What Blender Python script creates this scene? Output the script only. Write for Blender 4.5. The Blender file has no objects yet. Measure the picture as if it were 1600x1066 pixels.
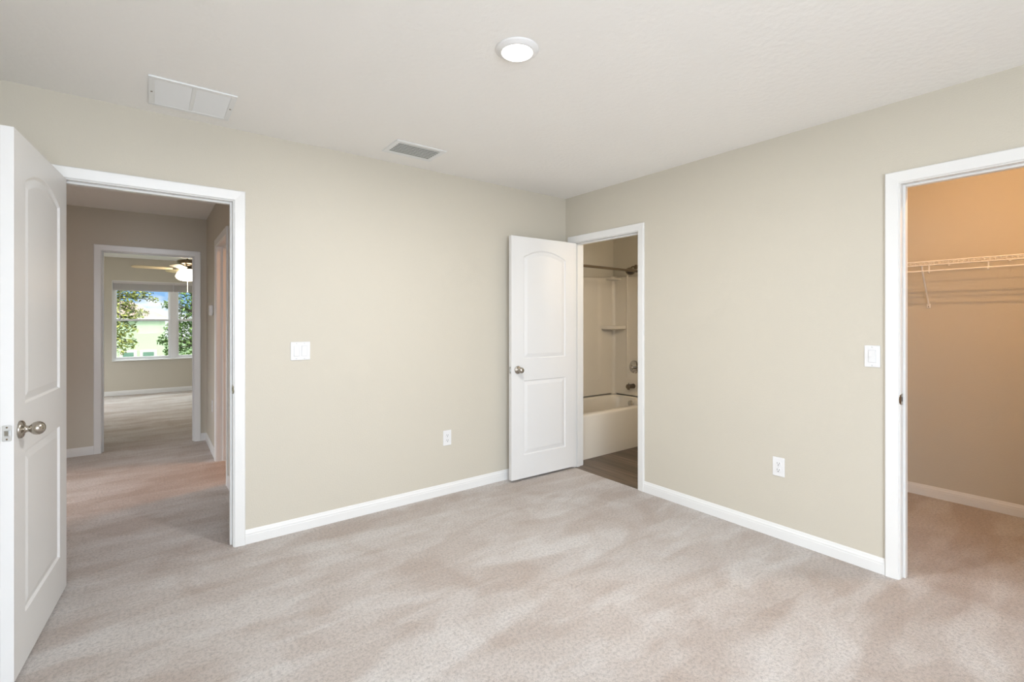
import bpy, math, random
from mathutils import Vector, Matrix
random.seed(7)
C = bpy.context.scene.collection
S = bpy.context.scene
PI = math.pi

# ------------------------------------------------------------------ camera
cam_d = bpy.data.cameras.new('camera')
cam_d.sensor_width = 36.0
cam_d.lens = 746.674 / 1600 * 36
cam_d.shift_y = -(533 - 501.54) / 1600
cam_d.clip_start = 0.05
cam_d.clip_end = 400
cam = bpy.data.objects.new('camera', cam_d)
C.objects.link(cam)
cam.location = (-3.04678, -3.20434, 1.31939)
cam.rotation_euler = (PI / 2, 0, math.radians(52.8401 - 90))
S.camera = cam

# ------------------------------------------------------------------ colour management
S.view_settings.view_transform = 'Standard'
S.view_settings.look = 'None'
S.view_settings.gamma = 1
S.view_settings.use_curve_mapping = False
S.view_settings.exposure = 0.29

# ------------------------------------------------------------------ world: blue low sky, bright overcast overhead
W = bpy.data.worlds.new('world')
S.world = W
W.use_nodes = True
nt = W.node_tree
nt.nodes.clear()
def wn(t, **k):
    n = nt.nodes.new(t)
    for a, b in k.items():
        setattr(n, a, b)
    return n
out = wn('ShaderNodeOutputWorld')
bg = wn('ShaderNodeBackground')
tc = wn('ShaderNodeTexCoord')
sep = wn('ShaderNodeSeparateXYZ')
nt.links.new(tc.outputs['Generated'], sep.inputs[0])
mp = wn('ShaderNodeMapping'); mp.inputs['Scale'].default_value = (9, 9, 26); mp.inputs['Location'].default_value = (0.35, 0.2, 0.1)
nt.links.new(tc.outputs['Generated'], mp.inputs[0])
nz = wn('ShaderNodeTexNoise'); nz.inputs['Scale'].default_value = 1.0; nz.inputs['Detail'].default_value = 5
nt.links.new(mp.outputs[0], nz.inputs['Vector'])
# cloud amount: more clouds near the horizon
mr = wn('ShaderNodeMapRange'); mr.inputs['From Min'].default_value = 0.0; mr.inputs['From Max'].default_value = 0.055
mr.inputs['To Min'].default_value = 0.32; mr.inputs['To Max'].default_value = -0.22
nt.links.new(sep.outputs['Z'], mr.inputs['Value'])
ad = wn('ShaderNodeMath', operation='ADD'); nt.links.new(nz.outputs['Fac'], ad.inputs[0]); nt.links.new(mr.outputs[0], ad.inputs[1])
cr = wn('ShaderNodeValToRGB'); cr.color_ramp.elements[0].position = 0.47; cr.color_ramp.elements[1].position = 0.60
cr.color_ramp.elements[0].color = (0.28, 0.50, 0.86, 1); cr.color_ramp.elements[1].color = (0.98, 0.99, 1.0, 1)
nt.links.new(ad.outputs[0], cr.inputs[0])
mr2 = wn('ShaderNodeMapRange'); mr2.inputs['From Min'].default_value = 0.16; mr2.inputs['From Max'].default_value = 0.6
mr2.inputs['To Min'].default_value = 1.0; mr2.inputs['To Max'].default_value = 6.8
nt.links.new(sep.outputs['Z'], mr2.inputs['Value'])
mx_ = wn('ShaderNodeMix', data_type='RGBA'); mx_.inputs['B'].default_value = (0.96, 0.98, 1.0, 1)
mr3 = wn('ShaderNodeMapRange'); mr3.inputs['From Min'].default_value = 0.10; mr3.inputs['From Max'].default_value = 0.35
nt.links.new(sep.outputs['Z'], mr3.inputs['Value']); nt.links.new(mr3.outputs[0], mx_.inputs['Factor']); nt.links.new(cr.outputs[0], mx_.inputs['A'])
nt.links.new(mx_.outputs['Result'], bg.inputs['Color']); nt.links.new(mr2.outputs[0], bg.inputs['Strength'])
nt.links.new(bg.outputs[0], out.inputs['Surface'])

# ------------------------------------------------------------------ lights
def area(name, loc, rot, sx, sy, power, col, shape='RECTANGLE', spread=180):
    d = bpy.data.lights.new(name, 'AREA'); d.shape = shape; d.size = sx
    if shape in ('RECTANGLE', 'ELLIPSE'): d.size_y = sy
    d.energy = power; d.color = col; d.spread = math.radians(spread)
    o = bpy.data.objects.new(name, d); C.objects.link(o); o.location = loc; o.rotation_euler = rot
    return o
sun_d = bpy.data.lights.new('sun', 'SUN'); sun_d.energy = 2.6; sun_d.angle = math.radians(1.0); sun_d.color = (1, .95, .85)
sun = bpy.data.objects.new('sun', sun_d); C.objects.link(sun)
sun.rotation_euler = Vector((-0.18, 0.62, -0.90)).to_track_quat('-Z', 'Y').to_euler()
def bulb(name, loc, power, col, r):
    d = bpy.data.lights.new(name, 'POINT'); d.energy = power; d.color = col; d.shadow_soft_size = r
    o = bpy.data.objects.new(name, d); C.objects.link(o); o.location = loc
    return o
# daylight through the wide bedroom window behind the camera, then an added side fill
area('window_and_fill_light', (-2.95, -5.19, 1.40), (math.radians(62), 0, 0), 1.70, 1.35, 88, (0.79, 0.88, 1.0), spread=160)
area('window_and_fill_light', (-3.88, -4.45, 1.40), (math.radians(72), 0, -PI / 2), 1.10, 1.35, 22, (0.79, 0.88, 1.0), spread=160)  # made-up side window, added to brighten the right wall and carpet
# the bedroom ceiling light itself
area('ceiling_lamp', (-1.838, -1.645, 2.411), (0, 0, 0), 0.12, 0, 24, (1.0, 0.98, 0.97), 'DISK')
# added fill for the hall and the far room, as if from side windows
area('window_and_fill_light', (-4.96, 1.70, 0.85), (math.radians(76), 0, -PI / 2), 0.96, 0.7, 5.0, (0.95, 0.96, 1.0), spread=80)
area('window_and_fill_light', (-4.74, 6.30, 1.25), (math.radians(60), 0, -PI / 2), 1.6, 1.1, 5, (0.88, 0.94, 1.0), spread=150)
# lamps of the side rooms
bulb('closet_lamp', (0.42, -2.80, 2.36), 23, (1.0, 0.56, 0.25), 0.018)
bulb('vanity_lamp', (0.55, -1.42, 1.98), 7.5, (1.0, 0.84, 0.64), 0.04)
bulb('vanity_lamp', (0.85, -1.42, 1.98), 7.5, (1.0, 0.84, 0.64), 0.04)
area('side_room_lamp', (-1.5, 1.55, 2.41), (0, 0, 0), 0.14, 0, 18, (1.0, 0.46, 0.18), 'DISK')
area('hall_lamp', (-4.3, 1.6, 2.41), (0, 0, 0), 0.14, 0, 2.0, (1.0, 0.40, 0.14), 'DISK')

# ------------------------------------------------------------------ materials
def newmat(name):
    m = bpy.data.materials.new(name); m.use_nodes = True
    m.node_tree.nodes.clear()
    o = m.node_tree.nodes.new('ShaderNodeOutputMaterial')
    b = m.node_tree.nodes.new('ShaderNodeBsdfPrincipled')
    m.node_tree.links.new(b.outputs[0], o.inputs['Surface'])
    return m, b, m.node_tree
def lin(r, g, b):
    f = lambda c: (c / 255 / 12.92) if c / 255 <= 0.04045 else ((c / 255 + 0.055) / 1.055) ** 2.4
    return (f(r), f(g), f(b), 1)
def paint(name, rgb, rough=0.6, var=0.03, vscale=3.0, bump=0.0, bscale=60, metal=0.0, spec=0.5, detail=3, coat=0.0):
    m, b, t = newmat(name)
    n, L = t.nodes, t.links
    c = n.new('ShaderNodeTexCoord')
    x = n.new('ShaderNodeTexNoise'); x.inputs['Scale'].default_value = vscale; x.inputs['Detail'].default_value = 2
    L.new(c.outputs['Object'], x.inputs['Vector'])
    mix = n.new('ShaderNodeMix'); mix.data_type = 'RGBA'
    col = lin(*rgb)
    mix.inputs['A'].default_value = tuple(min(1, v * (1 - var)) for v in col[:3]) + (1,)
    mix.inputs['B'].default_value = tuple(min(1, v * (1 + var)) for v in col[:3]) + (1,)
    L.new(x.outputs['Fac'], mix.inputs['Factor'])
    L.new(mix.outputs['Result'], b.inputs['Base Color'])
    b.inputs['Roughness'].default_value = rough
    b.inputs['Metallic'].default_value = metal
    b.inputs['Specular IOR Level'].default_value = spec
    b.inputs['Coat Weight'].default_value = coat
    if bump:
        y = n.new('ShaderNodeTexNoise'); y.inputs['Scale'].default_value = bscale; y.inputs['Detail'].default_value = detail
        L.new(c.outputs['Object'], y.inputs['Vector'])
        bp = n.new('ShaderNodeBump'); bp.inputs['Strength'].default_value = bump; bp.inputs['Distance'].default_value = 0.01
        L.new(y.outputs['Fac'], bp.inputs['Height']); L.new(bp.outputs[0], b.inputs['Normal'])
    return m
def emit(name, rgb, s):
    m = bpy.data.materials.new(name); m.use_nodes = True; t = m.node_tree; t.nodes.clear()
    o = t.nodes.new('ShaderNodeOutputMaterial'); e = t.nodes.new('ShaderNodeEmission')
    e.inputs['Color'].default_value = (*rgb, 1); e.inputs['Strength'].default_value = s
    t.links.new(e.outputs[0], o.inputs['Surface']); return m

M = {}
M['wall'] = paint('greige_wall_paint', (203, 197, 183), 0.55, 0.012, 2, 0.10, 130, spec=0.35)
M['ceil'] = paint('ceiling_paint', (241, 240, 237), 0.8, 0.01, 2, 0.22, 38, spec=0.2, detail=4)
M['trim'] = paint('white_trim_paint', (230, 230, 228), 0.32, 0.006, 4, 0.02, 20)
M['door'] = paint('white_door_paint', (226, 226, 225), 0.42, 0.006, 4, 0.03, 50)
M['plastic'] = paint('white_plastic', (228, 228, 228), 0.30, 0.004)
M['plastic2'] = paint('light_grey_plastic', (208, 210, 212), 0.35, 0.004)
M['slot'] = paint('dark_slot', (70, 66, 62), 0.6, 0.02)
M['nickel'] = paint('satin_nickel', (176, 170, 160), 0.24, 0.03, 20, metal=1.0)
M['steel'] = paint('bright_steel', (205, 207, 208), 0.30, 0.03, 20, metal=1.0)
M['chrome'] = paint('chrome', (200, 198, 194), 0.08, 0.01, 20, metal=1.0)
M['dkmetal'] = paint('brushed_nickel_dark', (130, 118, 104), 0.30, 0.04, 20, metal=1.0)
M['acrylic'] = paint('tub_acrylic', (226, 219, 206), 0.16, 0.006, 3)
M['wire'] = paint('white_vinyl_wire', (242, 240, 236), 0.4, 0.004)
M['ventwhite'] = paint('vent_white', (232, 234, 234), 0.5, 0.004)
M['ventgrey'] = paint('register_slat_enamel', (206, 209, 206), 0.4, 0.01)
M['duct'] = paint('duct_shade_dark', (62, 62, 58), 0.8, 0.02)
M['filter'] = paint('filter_cloth', (222, 225, 226), 0.9, 0.01)
M['gap'] = paint('threshold_dark', (54, 48, 44), 0.8, 0.02)
M['blind'] = paint('blind_vinyl', (205, 200, 200), 0.5, 0.01)
M['vinylframe'] = paint('window_vinyl', (236, 236, 238), 0.4, 0.004)
M['blade'] = paint('fan_blade_maple', (200, 188, 160), 0.5, 0.06, 30)
M['lamp'] = emit('led_diffuser_glow', (1.0, 0.97, 0.92), 3.0)
M['bowl'] = emit('frosted_bowl_glow', (1.0, 0.86, 0.66), 14.0)
M['stucco'] = paint('pale_green_siding', (158, 172, 142), 0.9, 0.04, 1.5)
M['housetrim'] = paint('house_white_trim', (176, 172, 164), 0.8, 0.02)
M['roof'] = paint('roof_shingle', (108, 92, 82), 0.9, 0.15, 6)
M['houseglass'] = paint('house_window_glass', (86, 112, 98), 0.3, 0.15, 4)
M['bark'] = paint('tree_bark', (74, 66, 58), 0.9, 0.2, 12)
M['lawn'] = paint('lawn_green', (66, 86, 44), 0.95, 0.2, 2)

# leaves: colour varies from leaf to leaf
def leafmat(name, c1, c2):
    m, b, t = newmat(name); n, L = t.nodes, t.links
    at = n.new('ShaderNodeNewGeometry')
    r = n.new('ShaderNodeValToRGB'); r.color_ramp.elements[0].color = lin(*c1); r.color_ramp.elements[1].color = lin(*c2)
    L.new(at.outputs['Random Per Island'], r.inputs[0]); L.new(r.outputs[0], b.inputs['Base Color'])
    b.inputs['Roughness'].default_value = 0.6
    return m
M['leaf'] = leafmat('oak_leaf', (44, 60, 26), (150, 152, 72))
M['leafdark'] = leafmat('dark_leaf', (30, 54, 26), (106, 132, 62))

# window glass
def glassmat():
    m = bpy.data.materials.new('window_glass'); m.use_nodes = True; t = m.node_tree; t.nodes.clear()
    o = t.nodes.new('ShaderNodeOutputMaterial'); mx = t.nodes.new('ShaderNodeMixShader')
    tr = t.nodes.new('ShaderNodeBsdfTransparent'); gl = t.nodes.new('ShaderNodeBsdfGlossy'); gl.inputs['Roughness'].default_value = 0.02
    tr.inputs['Color'].default_value = (0.93, 0.96, 0.95, 1)
    mx.inputs[0].default_value = 0.005
    t.links.new(tr.outputs[0], mx.inputs[1]); t.links.new(gl.outputs[0], mx.inputs[2]); t.links.new(mx.outputs[0], o.inputs['Surface'])
    return m
M['glass'] = glassmat()

# carpet: twisted cut pile with brushed nap streaks
def carpetmat():
    m, b, t = newmat('taupe_cut_pile_carpet'); n, L = t.nodes, t.links
    c = n.new('ShaderNodeTexCoord')
    def noise(scale, detail=2, vec=None, dist=0.0, rough=0.5):
        x = n.new('ShaderNodeTexNoise'); x.inputs['Scale'].default_value = scale; x.inputs['Detail'].default_value = detail
        x.inputs['Distortion'].default_value = dist; x.inputs['Roughness'].default_value = rough
        L.new(vec or c.outputs['Object'], x.inputs['Vector']); return x.outputs['Fac']
    def mapping(rot, sc, loc=(0, 0, 0)):
        q = n.new('ShaderNodeMapping'); q.inputs['Rotation'].default_value = (0, 0, rot); q.inputs['Scale'].default_value = sc
        q.inputs['Location'].default_value = loc
        L.new(c.outputs['Object'], q.inputs[0]); return q.outputs[0]
    def math_(op, a, bb, clamp=False):
        q = n.new('ShaderNodeMath'); q.operation = op; q.use_clamp = clamp
        for i, v in enumerate((a, bb)):
            if isinstance(v, (int, float)): q.inputs[i].default_value = v
            else: L.new(v, q.inputs[i])
        return q.outputs[0]
    def ramp(f, a, bb):
        q = n.new('ShaderNodeMapRange'); q.inputs['From Min'].default_value = a; q.inputs['From Max'].default_value = bb
        L.new(f, q.inputs['Value']); return q.outputs[0]
    # vacuum strokes: long soft-edged streaks, slightly fanned
    s1 = ramp(noise(1.0, 2, mapping(math.radians(-12), (0.9, 3.6, 1), (0.6, 1.7, 0)), 0.15), 0.455, 0.535)
    s2 = ramp(noise(1.0, 3, mapping(math.radians(-38), (1.3, 4.4, 1), (3, 1, 0)), 0.2), 0.47, 0.54)
    s3 = ramp(noise(2.6, 5, None, 1.0, 0.6), 0.40, 0.60)
    nap = math_('ADD', math_('MULTIPLY', s1, 0.34), math_('MULTIPLY', s2, 0.32))
    nap = math_('ADD', nap, math_('MULTIPLY', s3, 0.34))
    tuft = noise(72, 6, None, 0.0, 0.82)
    fine = noise(260, 2)
    tone = n.new('ShaderNodeMix'); tone.data_type = 'RGBA'
    tone.inputs['A'].default_value = lin(197, 182, 171); tone.inputs['B'].default_value = lin(227, 221, 216)
    L.new(nap, tone.inputs['Factor'])
    tf = math_('ADD', math_('MULTIPLY', ramp(tuft, 0.36, 0.55), 0.7), math_('MULTIPLY', ramp(fine, 0.3, 0.65), 0.3))
    tf = math_('ADD', math_('MULTIPLY', tf, 0.52), 0.54)
    hs = n.new('ShaderNodeMix'); hs.data_type = 'RGBA'; hs.blend_type = 'MULTIPLY'; hs.inputs['Factor'].default_value = 1.0
    cmb = n.new('ShaderNodeCombineColor')
    for i in range(3): L.new(tf, cmb.inputs[i])
    L.new(tone.outputs['Result'], hs.inputs['A']); L.new(cmb.outputs[0], hs.inputs['B'])
    L.new(hs.outputs['Result'], b.inputs['Base Color'])
    b.inputs['Roughness'].default_value = 0.95; b.inputs['Specular IOR Level'].default_value = 0.1
    b.inputs['Sheen Weight'].default_value = 0.25; b.inputs['Sheen Roughness'].default_value = 0.6
    bp = n.new('ShaderNodeBump'); bp.inputs['Strength'].default_value = 0.9; bp.inputs['Distance'].default_value = 0.012
    hgt = math_('ADD', tuft, math_('MULTIPLY', fine, 0.4))
    L.new(hgt, bp.inputs['Height']); L.new(bp.outputs[0], b.inputs['Normal'])
    return m
M['carpet'] = carpetmat()

def vinylmat():
    m, b, t = newmat('dark_wood_vinyl_plank'); n, L = t.nodes, t.links
    c = n.new('ShaderNodeTexCoord')
    q = n.new('ShaderNodeMapping'); q.inputs['Rotation'].default_value = (0, 0, PI / 2); L.new(c.outputs['Object'], q.inputs[0])
    br = n.new('ShaderNodeTexBrick'); br.inputs['Scale'].default_value = 1.0; br.inputs['Brick Width'].default_value = 1.2
    br.inputs['Row Height'].default_value = 0.155; br.inputs['Mortar Size'].default_value = 0.0018; br.offset = 0.37
    br.inputs['Color1'].default_value = lin(112, 96, 82); br.inputs['Color2'].default_value = lin(80, 68, 58); br.inputs['Mortar'].default_value = lin(44, 36, 30)
    L.new(q.outputs[0], br.inputs['Vector'])
    q2 = n.new('ShaderNodeMapping'); q2.inputs['Scale'].default_value = (34, 2.2, 1); L.new(c.outputs['Object'], q2.inputs[0])
    nn = n.new('ShaderNodeTexNoise'); nn.inputs['Scale'].default_value = 1; nn.inputs['Detail'].default_value = 5; L.new(q2.outputs[0], nn.inputs['Vector'])
    r = n.new('ShaderNodeValToRGB'); r.color_ramp.elements[0].position = 0.3; r.color_ramp.elements[1].position = 0.7
    r.color_ramp.elements[0].color = (0.55, 0.53, 0.5, 1); r.color_ramp.elements[1].color = (1.3, 1.3, 1.3, 1)
    L.new(nn.outputs['Fac'], r.inputs[0])
    mx = n.new('ShaderNodeMix'); mx.data_type = 'RGBA'; mx.blend_type = 'MULTIPLY'; mx.inputs['Factor'].default_value = 1
    L.new(br.outputs['Color'], mx.inputs['A']); L.new(r.outputs[0], mx.inputs['B']); L.new(mx.outputs['Result'], b.inputs['Base Color'])
    b.inputs['Roughness'].default_value = 0.38
    return m
M['vinyl'] = vinylmat()

# ------------------------------------------------------------------ mesh builder
class MB:
    def __init__(s): s.v = []; s.f = []; s.sm = []
    def add(s, verts, faces, smooth=False):
        o = len(s.v); s.v += [tuple(v) for v in verts]; s.f += [tuple(i + o for i in f) for f in faces]; s.sm += [smooth] * len(faces)
    def box(s, a, b, mat=None):
        (x0, y0, z0), (x1, y1, z1) = a, b
        if x0 > x1: x0, x1 = x1, x0
        if y0 > y1: y0, y1 = y1, y0
        if z0 > z1: z0, z1 = z1, z0
        v = [(x0, y0, z0), (x1, y0, z0), (x1, y1, z0), (x0, y1, z0), (x0, y0, z1), (x1, y0, z1), (x1, y1, z1), (x0, y1, z1)]
        if mat: v = [mat @ Vector(p) for p in v]
        s.add(v, [(3, 2, 1, 0), (4, 5, 6, 7), (0, 1, 5, 4), (1, 2, 6, 5), (2, 3, 7, 6), (3, 0, 4, 7)])
    def rbox(s, a, b, r, axis=2, mat=None, seg=4):
        # box with rounded corners about an axis (a plate), plus a small chamfer on both faces
        a = list(a); b = list(b)
        ax = [i for i in range(3) if i != axis]
        u0, u1, w0, w1 = a[ax[0]], b[ax[0]], a[ax[1]], b[ax[1]]
        t0, t1 = a[axis], b[axis]
        def loop(r_, ins, t):
            pts = []
            for cx, cy, st in ((u1 - r_ - ins, w1 - r_ - ins, 0), (u0 + r_ + ins, w1 - r_ - ins, 1), (u0 + r_ + ins, w0 + r_ + ins, 2), (u1 - r_ - ins, w0 + r_ + ins, 3)):
                for k in range(seg + 1):
                    an = (st + k / seg) * PI / 2
                    p = [0, 0, 0]; p[ax[0]] = cx + r_ * math.cos(an); p[ax[1]] = cy + r_ * math.sin(an); p[axis] = t
                    pts.append(p)
            return pts
        ch = min(abs(t1 - t0) * 0.35, r * 0.8); sg = 1 if t1 > t0 else -1
        loops = [loop(r, ch, t0), loop(r, 0, t0 + sg * ch), loop(r, 0, t1 - sg * ch), loop(r, ch, t1)]
        n = len(loops[0]); v = [p for l in loops for p in l]
        if mat: v = [mat @ Vector(p) for p in v]
        f = [(k * n + i, k * n + (i + 1) % n, (k + 1) * n + (i + 1) % n, (k + 1) * n + i) for k in range(3) for i in range(n)]
        f += [tuple(range(n))[::-1], tuple(3 * n + i for i in range(n))]
        s.add(v, f)
    def tube(s, pts, r, n=8, cap=True, smooth=True):
        pts = [Vector(p) for p in pts]
        rr = r if isinstance(r, (list, tuple)) else [r] * len(pts)
        up = None; rings = []
        for i, p in enumerate(pts):
            d = (pts[min(i + 1, len(pts) - 1)] - pts[max(i - 1, 0)]).normalized()
            if up is None:
                up = Vector((0, 0, 1)) if abs(d.z) < 0.9 else Vector((1, 0, 0))
            a = d.cross(up).normalized(); b2 = a.cross(d).normalized(); up = b2
            rings.append([p + (a * math.cos(2 * PI * k / n) + b2 * math.sin(2 * PI * k / n)) * rr[i] for k in range(n)])
        v = [q for ring in rings for q in ring]
        f = [(i * n + k, i * n + (k + 1) % n, (i + 1) * n + (k + 1) % n, (i + 1) * n + k) for i in range(len(pts) - 1) for k in range(n)]
        s.add(v, f, smooth)
        if cap:
            s.add(rings[0], [tuple(range(n))]); s.add(rings[-1], [tuple(range(n))[::-1]])
    def lathe(s, prof, mat=None, n=32, smooth=True):
        # profile of (radius, height) about local Z
        v = []; f = []
        for r, h in prof:
            for k in range(n):
                a = 2 * PI * k / n; v.append(Vector((r * math.cos(a), r * math.sin(a), h)))
        if mat: v = [mat @ p for p in v]
        m = len(prof)
        f = [(i * n + k, i * n + (k + 1) % n, (i + 1) * n + (k + 1) % n, (i + 1) * n + k) for i in range(m - 1) for k in range(n)]
        s.add(v, f, smooth)
        if prof[0][0] > 1e-5: s.add(v[:n], [tuple(range(n))[::-1]])
        if prof[-1][0] > 1e-5: s.add(v[-n:], [tuple(range(n))])
    def sweep(s, prof, path, frames, closed=False):
        # prof: (a,b) offsets; frames: per path point two vectors (mitred)
        v = []; m = len(prof)
        for p, (ua, ub) in zip(path, frames):
            for a, b in prof: v.append(Vector(p) + Vector(ua) * a + Vector(ub) * b)
        f = []
        for i in range(len(path) - 1):
            for k in range(m):
                f.append((i * m + k, i * m + (k + 1) % m, (i + 1) * m + (k + 1) % m, (i + 1) * m + k))
        f.append(tuple(range(m))[::-1]); f.append(tuple((len(path) - 1) * m + k for k in range(m)))
        s.add(v, f)
    def build(s, name, mat, parent=None, fix=True):
        me = bpy.data.meshes.new(name)
        me.from_pydata([tuple(v) for v in s.v], [], s.f)
        me.materials.append(mat)
        for p, q in zip(me.polygons, s.sm): p.use_smooth = q
        me.validate()
        if fix:
            import bmesh
            bm = bmesh.new(); bm.from_mesh(me); bmesh.ops.recalc_face_normals(bm, faces=bm.faces); bm.to_mesh(me); bm.free()
        o = bpy.data.objects.new(name, me); C.objects.link(o)
        if parent: o.parent = parent
        return o
def tag(o, label, cat, group=None, kind=None):
    o['label'] = label
    o['category'] = cat
    if group: o['group'] = group
    if kind: o['kind'] = kind
    return o
def struct(o, label, cat): return tag(o, label, cat, None, 'structure')
def empty(name, loc=(0, 0, 0), rot=(0, 0, 0)):
    o = bpy.data.objects.new(name, None); C.objects.link(o); o.location = loc; o.rotation_euler = rot; o.empty_display_size = 0.05
    return o
def bevel(o, w=0.002, seg=2):
    m = o.modifiers.new('bevel', 'BEVEL'); m.width = w; m.segments = seg; m.limit_method = 'ANGLE'; m.angle_limit = math.radians(40)
    return o
def copy_tree(o, parent=None):
    c = o.copy(); C.objects.link(c); c.parent = parent
    for ch in [x for x in bpy.data.objects if x.parent == o]: copy_tree(ch, c)
    return c

# ------------------------------------------------------------------ shell
H = 2.44
T = 0.12
HEAD = 2.018   # underside of door head jambs
def wall(name, axis, t0, t1, u0, u1, openings, label, mat='wall', z0=-0.02, z1=H + 0.02):
    """axis 'x': wall plane at x=t0..t1 running along y; 'y': plane at y=t0..t1 running along x. openings: (ua,ub,za,zb)"""
    us = sorted({u0, u1, *[v for o in openings for v in o[:2]]}); zs = sorted({z0, z1, *[v for o in openings for v in o[2:]]})
    mb = MB()
    for i in range(len(us) - 1):
        cu = (us[i] + us[i + 1]) / 2
        # merge solid z-runs into one box
        run = None
        for j in range(len(zs) - 1):
            cz = (zs[j] + zs[j + 1]) / 2
            hole = any(o[0] < cu < o[1] and o[2] < cz < o[3] for o in openings)
            if not hole:
                run = [zs[j], zs[j + 1]] if run is None else [run[0], zs[j + 1]]
            if (hole or j == len(zs) - 2) and run:
                if axis == 'x': mb.box((t0, us[i], run[0]), (t1, us[i + 1], run[1]))
                else: mb.box((us[i], t0, run[0]), (us[i + 1], t1, run[1]))
                run = None
    return struct(mb.build(name, M[mat]), label, 'wall')
R = 0.018
E0, E1 = -3.412, -2.660        # entry opening between jamb faces (x)
B0, B1 = -0.818, -0.104        # bathroom opening (y)
K0, K1 = -3.176, -2.460        # closet opening (y)
G0, G1 = -3.427, -2.663        # far room opening (x) in the hall end wall
Q0, Q1 = 1.280, 2.037          # side room opening (y) in the hall right wall
HY = 3.062; HX = -2.545; RY = 7.72
wall('wall_left', 'y', 0, T, -4.02, 0, [(E0 - R, E1 + R, -0.02, HEAD + R)], 'greige bedroom wall with the entry door at its left end')
wall('wall_right', 'x', 0, T, -5.32, HY, [(B0 - R, B1 + R, -0.02, HEAD + R), (K0 - R, K1 + R, -0.02, HEAD + R)], 'greige bedroom wall with the bathroom and closet doorways')
wall('wall_side', 'x', -4.02, -3.90, -5.32, 0, [(-5.02, -3.88, 0.66, 2.08)], 'greige bedroom wall hidden behind the open entry door')  # window opening added for the side fill light
wall('wall_behind', 'y', -5.32, -5.20, -3.90, 0, [(-3.78, -1.62, 0.66, 2.08)], 'greige window wall behind the viewpoint')
wall('wall_hall_end', 'y', HY, HY + T, -5.10, T, [(G0 - R, G1 + R, -0.02, HEAD + R)], 'tan hallway end wall around the far room doorway')
wall('wall_hall_right', 'x', HX, HX + T, T, HY, [(Q0 - R, Q1 + R, -0.02, HEAD + R)], 'tan right hallway wall carrying the thermostat')
wall('wall_hall_left', 'x', -5.10, -4.98, T, HY, [(1.20, 2.20, 0.45, 1.25)], 'tan left hallway wall')  # invented opening behind the hall fill light
wall('wall_hall_near', 'y', 0, T, -5.10, -4.02, [], 'tan hallway wall beside the entry door')
WX0, WX1, WZ0, WZ1 = -3.576, -1.81, 0.607, 2.033
wall('wall_far_room', 'y', RY, RY + T + 0.03, -4.92, -0.38, [(WX0, WX1, WZ0, WZ1)], 'tan far room wall with the window facing the trees')
wall('wall_far_room_left', 'x', -4.92, -4.80, HY + T, RY, [(5.50, 7.10, 0.70, 1.85)], 'tan left wall of the far room')  # opening made up to go with the far room fill light
wall('wall_far_room_right', 'x', -0.50, -0.38, HY + T, RY, [], 'tan right wall of the far room')
wall('wall_bath_back', 'y', 0.79, 0.91, T, 1.69, [], 'tan bathroom wall above the long side of the tub')
wall('wall_bath_right', 'x', 1.57, 1.69, -1.60, 0.79, [], 'tan bathroom wall above the faucet end of the tub')
wall('wall_bath_front', 'y', -1.72, -1.60, T, 1.74, [], 'wall between the bathroom and the closet')
wall('wall_closet_back', 'x', 1.62, 1.74, -3.97, -1.72, [], 'tan closet wall behind the wire shelf')
wall('wall_closet_side', 'y', -3.97, -3.85, T, 1.62, [], 'tan side wall of the closet')

mb = MB()
mb.box((-5.1, -5.32, -0.12), (-0.0, RY + 0.1, 0)); mb.box((0.0, -4.2, -0.12), (1.74, -1.66, 0))
fl = struct(mb.build('floor', M['carpet']), 'taupe cut pile carpet running through bedroom, hall and closet', 'floor')
mb = MB(); mb.box((0.0, -1.66, -0.12), (1.69, 0.91, -0.006))
struct(mb.build('floor_bathroom', M['vinyl']), 'dark wood plank vinyl floor in front of the bathtub', 'floor')
mb = MB(); mb.box((-5.1, -5.32, H), (1.74, RY + 0.15, H + 0.12))
struct(mb.build('ceiling', M['ceil']), 'white lightly textured ceiling', 'ceiling')

# ------------------------------------------------------------------ trim: casings with jambs and stops
CAS = [(0.0, 0.0), (0.0, 0.009), (0.004, 0.012), (0.020, 0.0135), (0.040, 0.0155), (0.053, 0.0165), (0.057, 0.013), (0.057, 0.0)]
def casing(mb, P, U, N, u0, u1, head, reveal=0.005):
    """P(u,z,n) -> world ; N sign of outward normal handled by P"""
    a, b, h = u0 - reveal, u1 + reveal, head + reveal
    prof = CAS
    for pts in ([(a, 0.0, -1, 0), (a, h, -1, 1), (b, h, 1, 1), (b, 0.0, 1, 0)],):
        v = []; m = len(prof)
        for (u, z, du, dz) in pts:
            for o, n in prof: v.append(P(u + du * o, z + dz * o, n))
        f = []
        for i in range(3):
            for k in range(m): f.append((i * m + k, i * m + (k + 1) % m, (i + 1) * m + (k + 1) % m, (i + 1) * m + k))
        f += [tuple(range(m)), tuple(3 * m + k for k in range(m))]
        mb.add(v, f)
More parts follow.
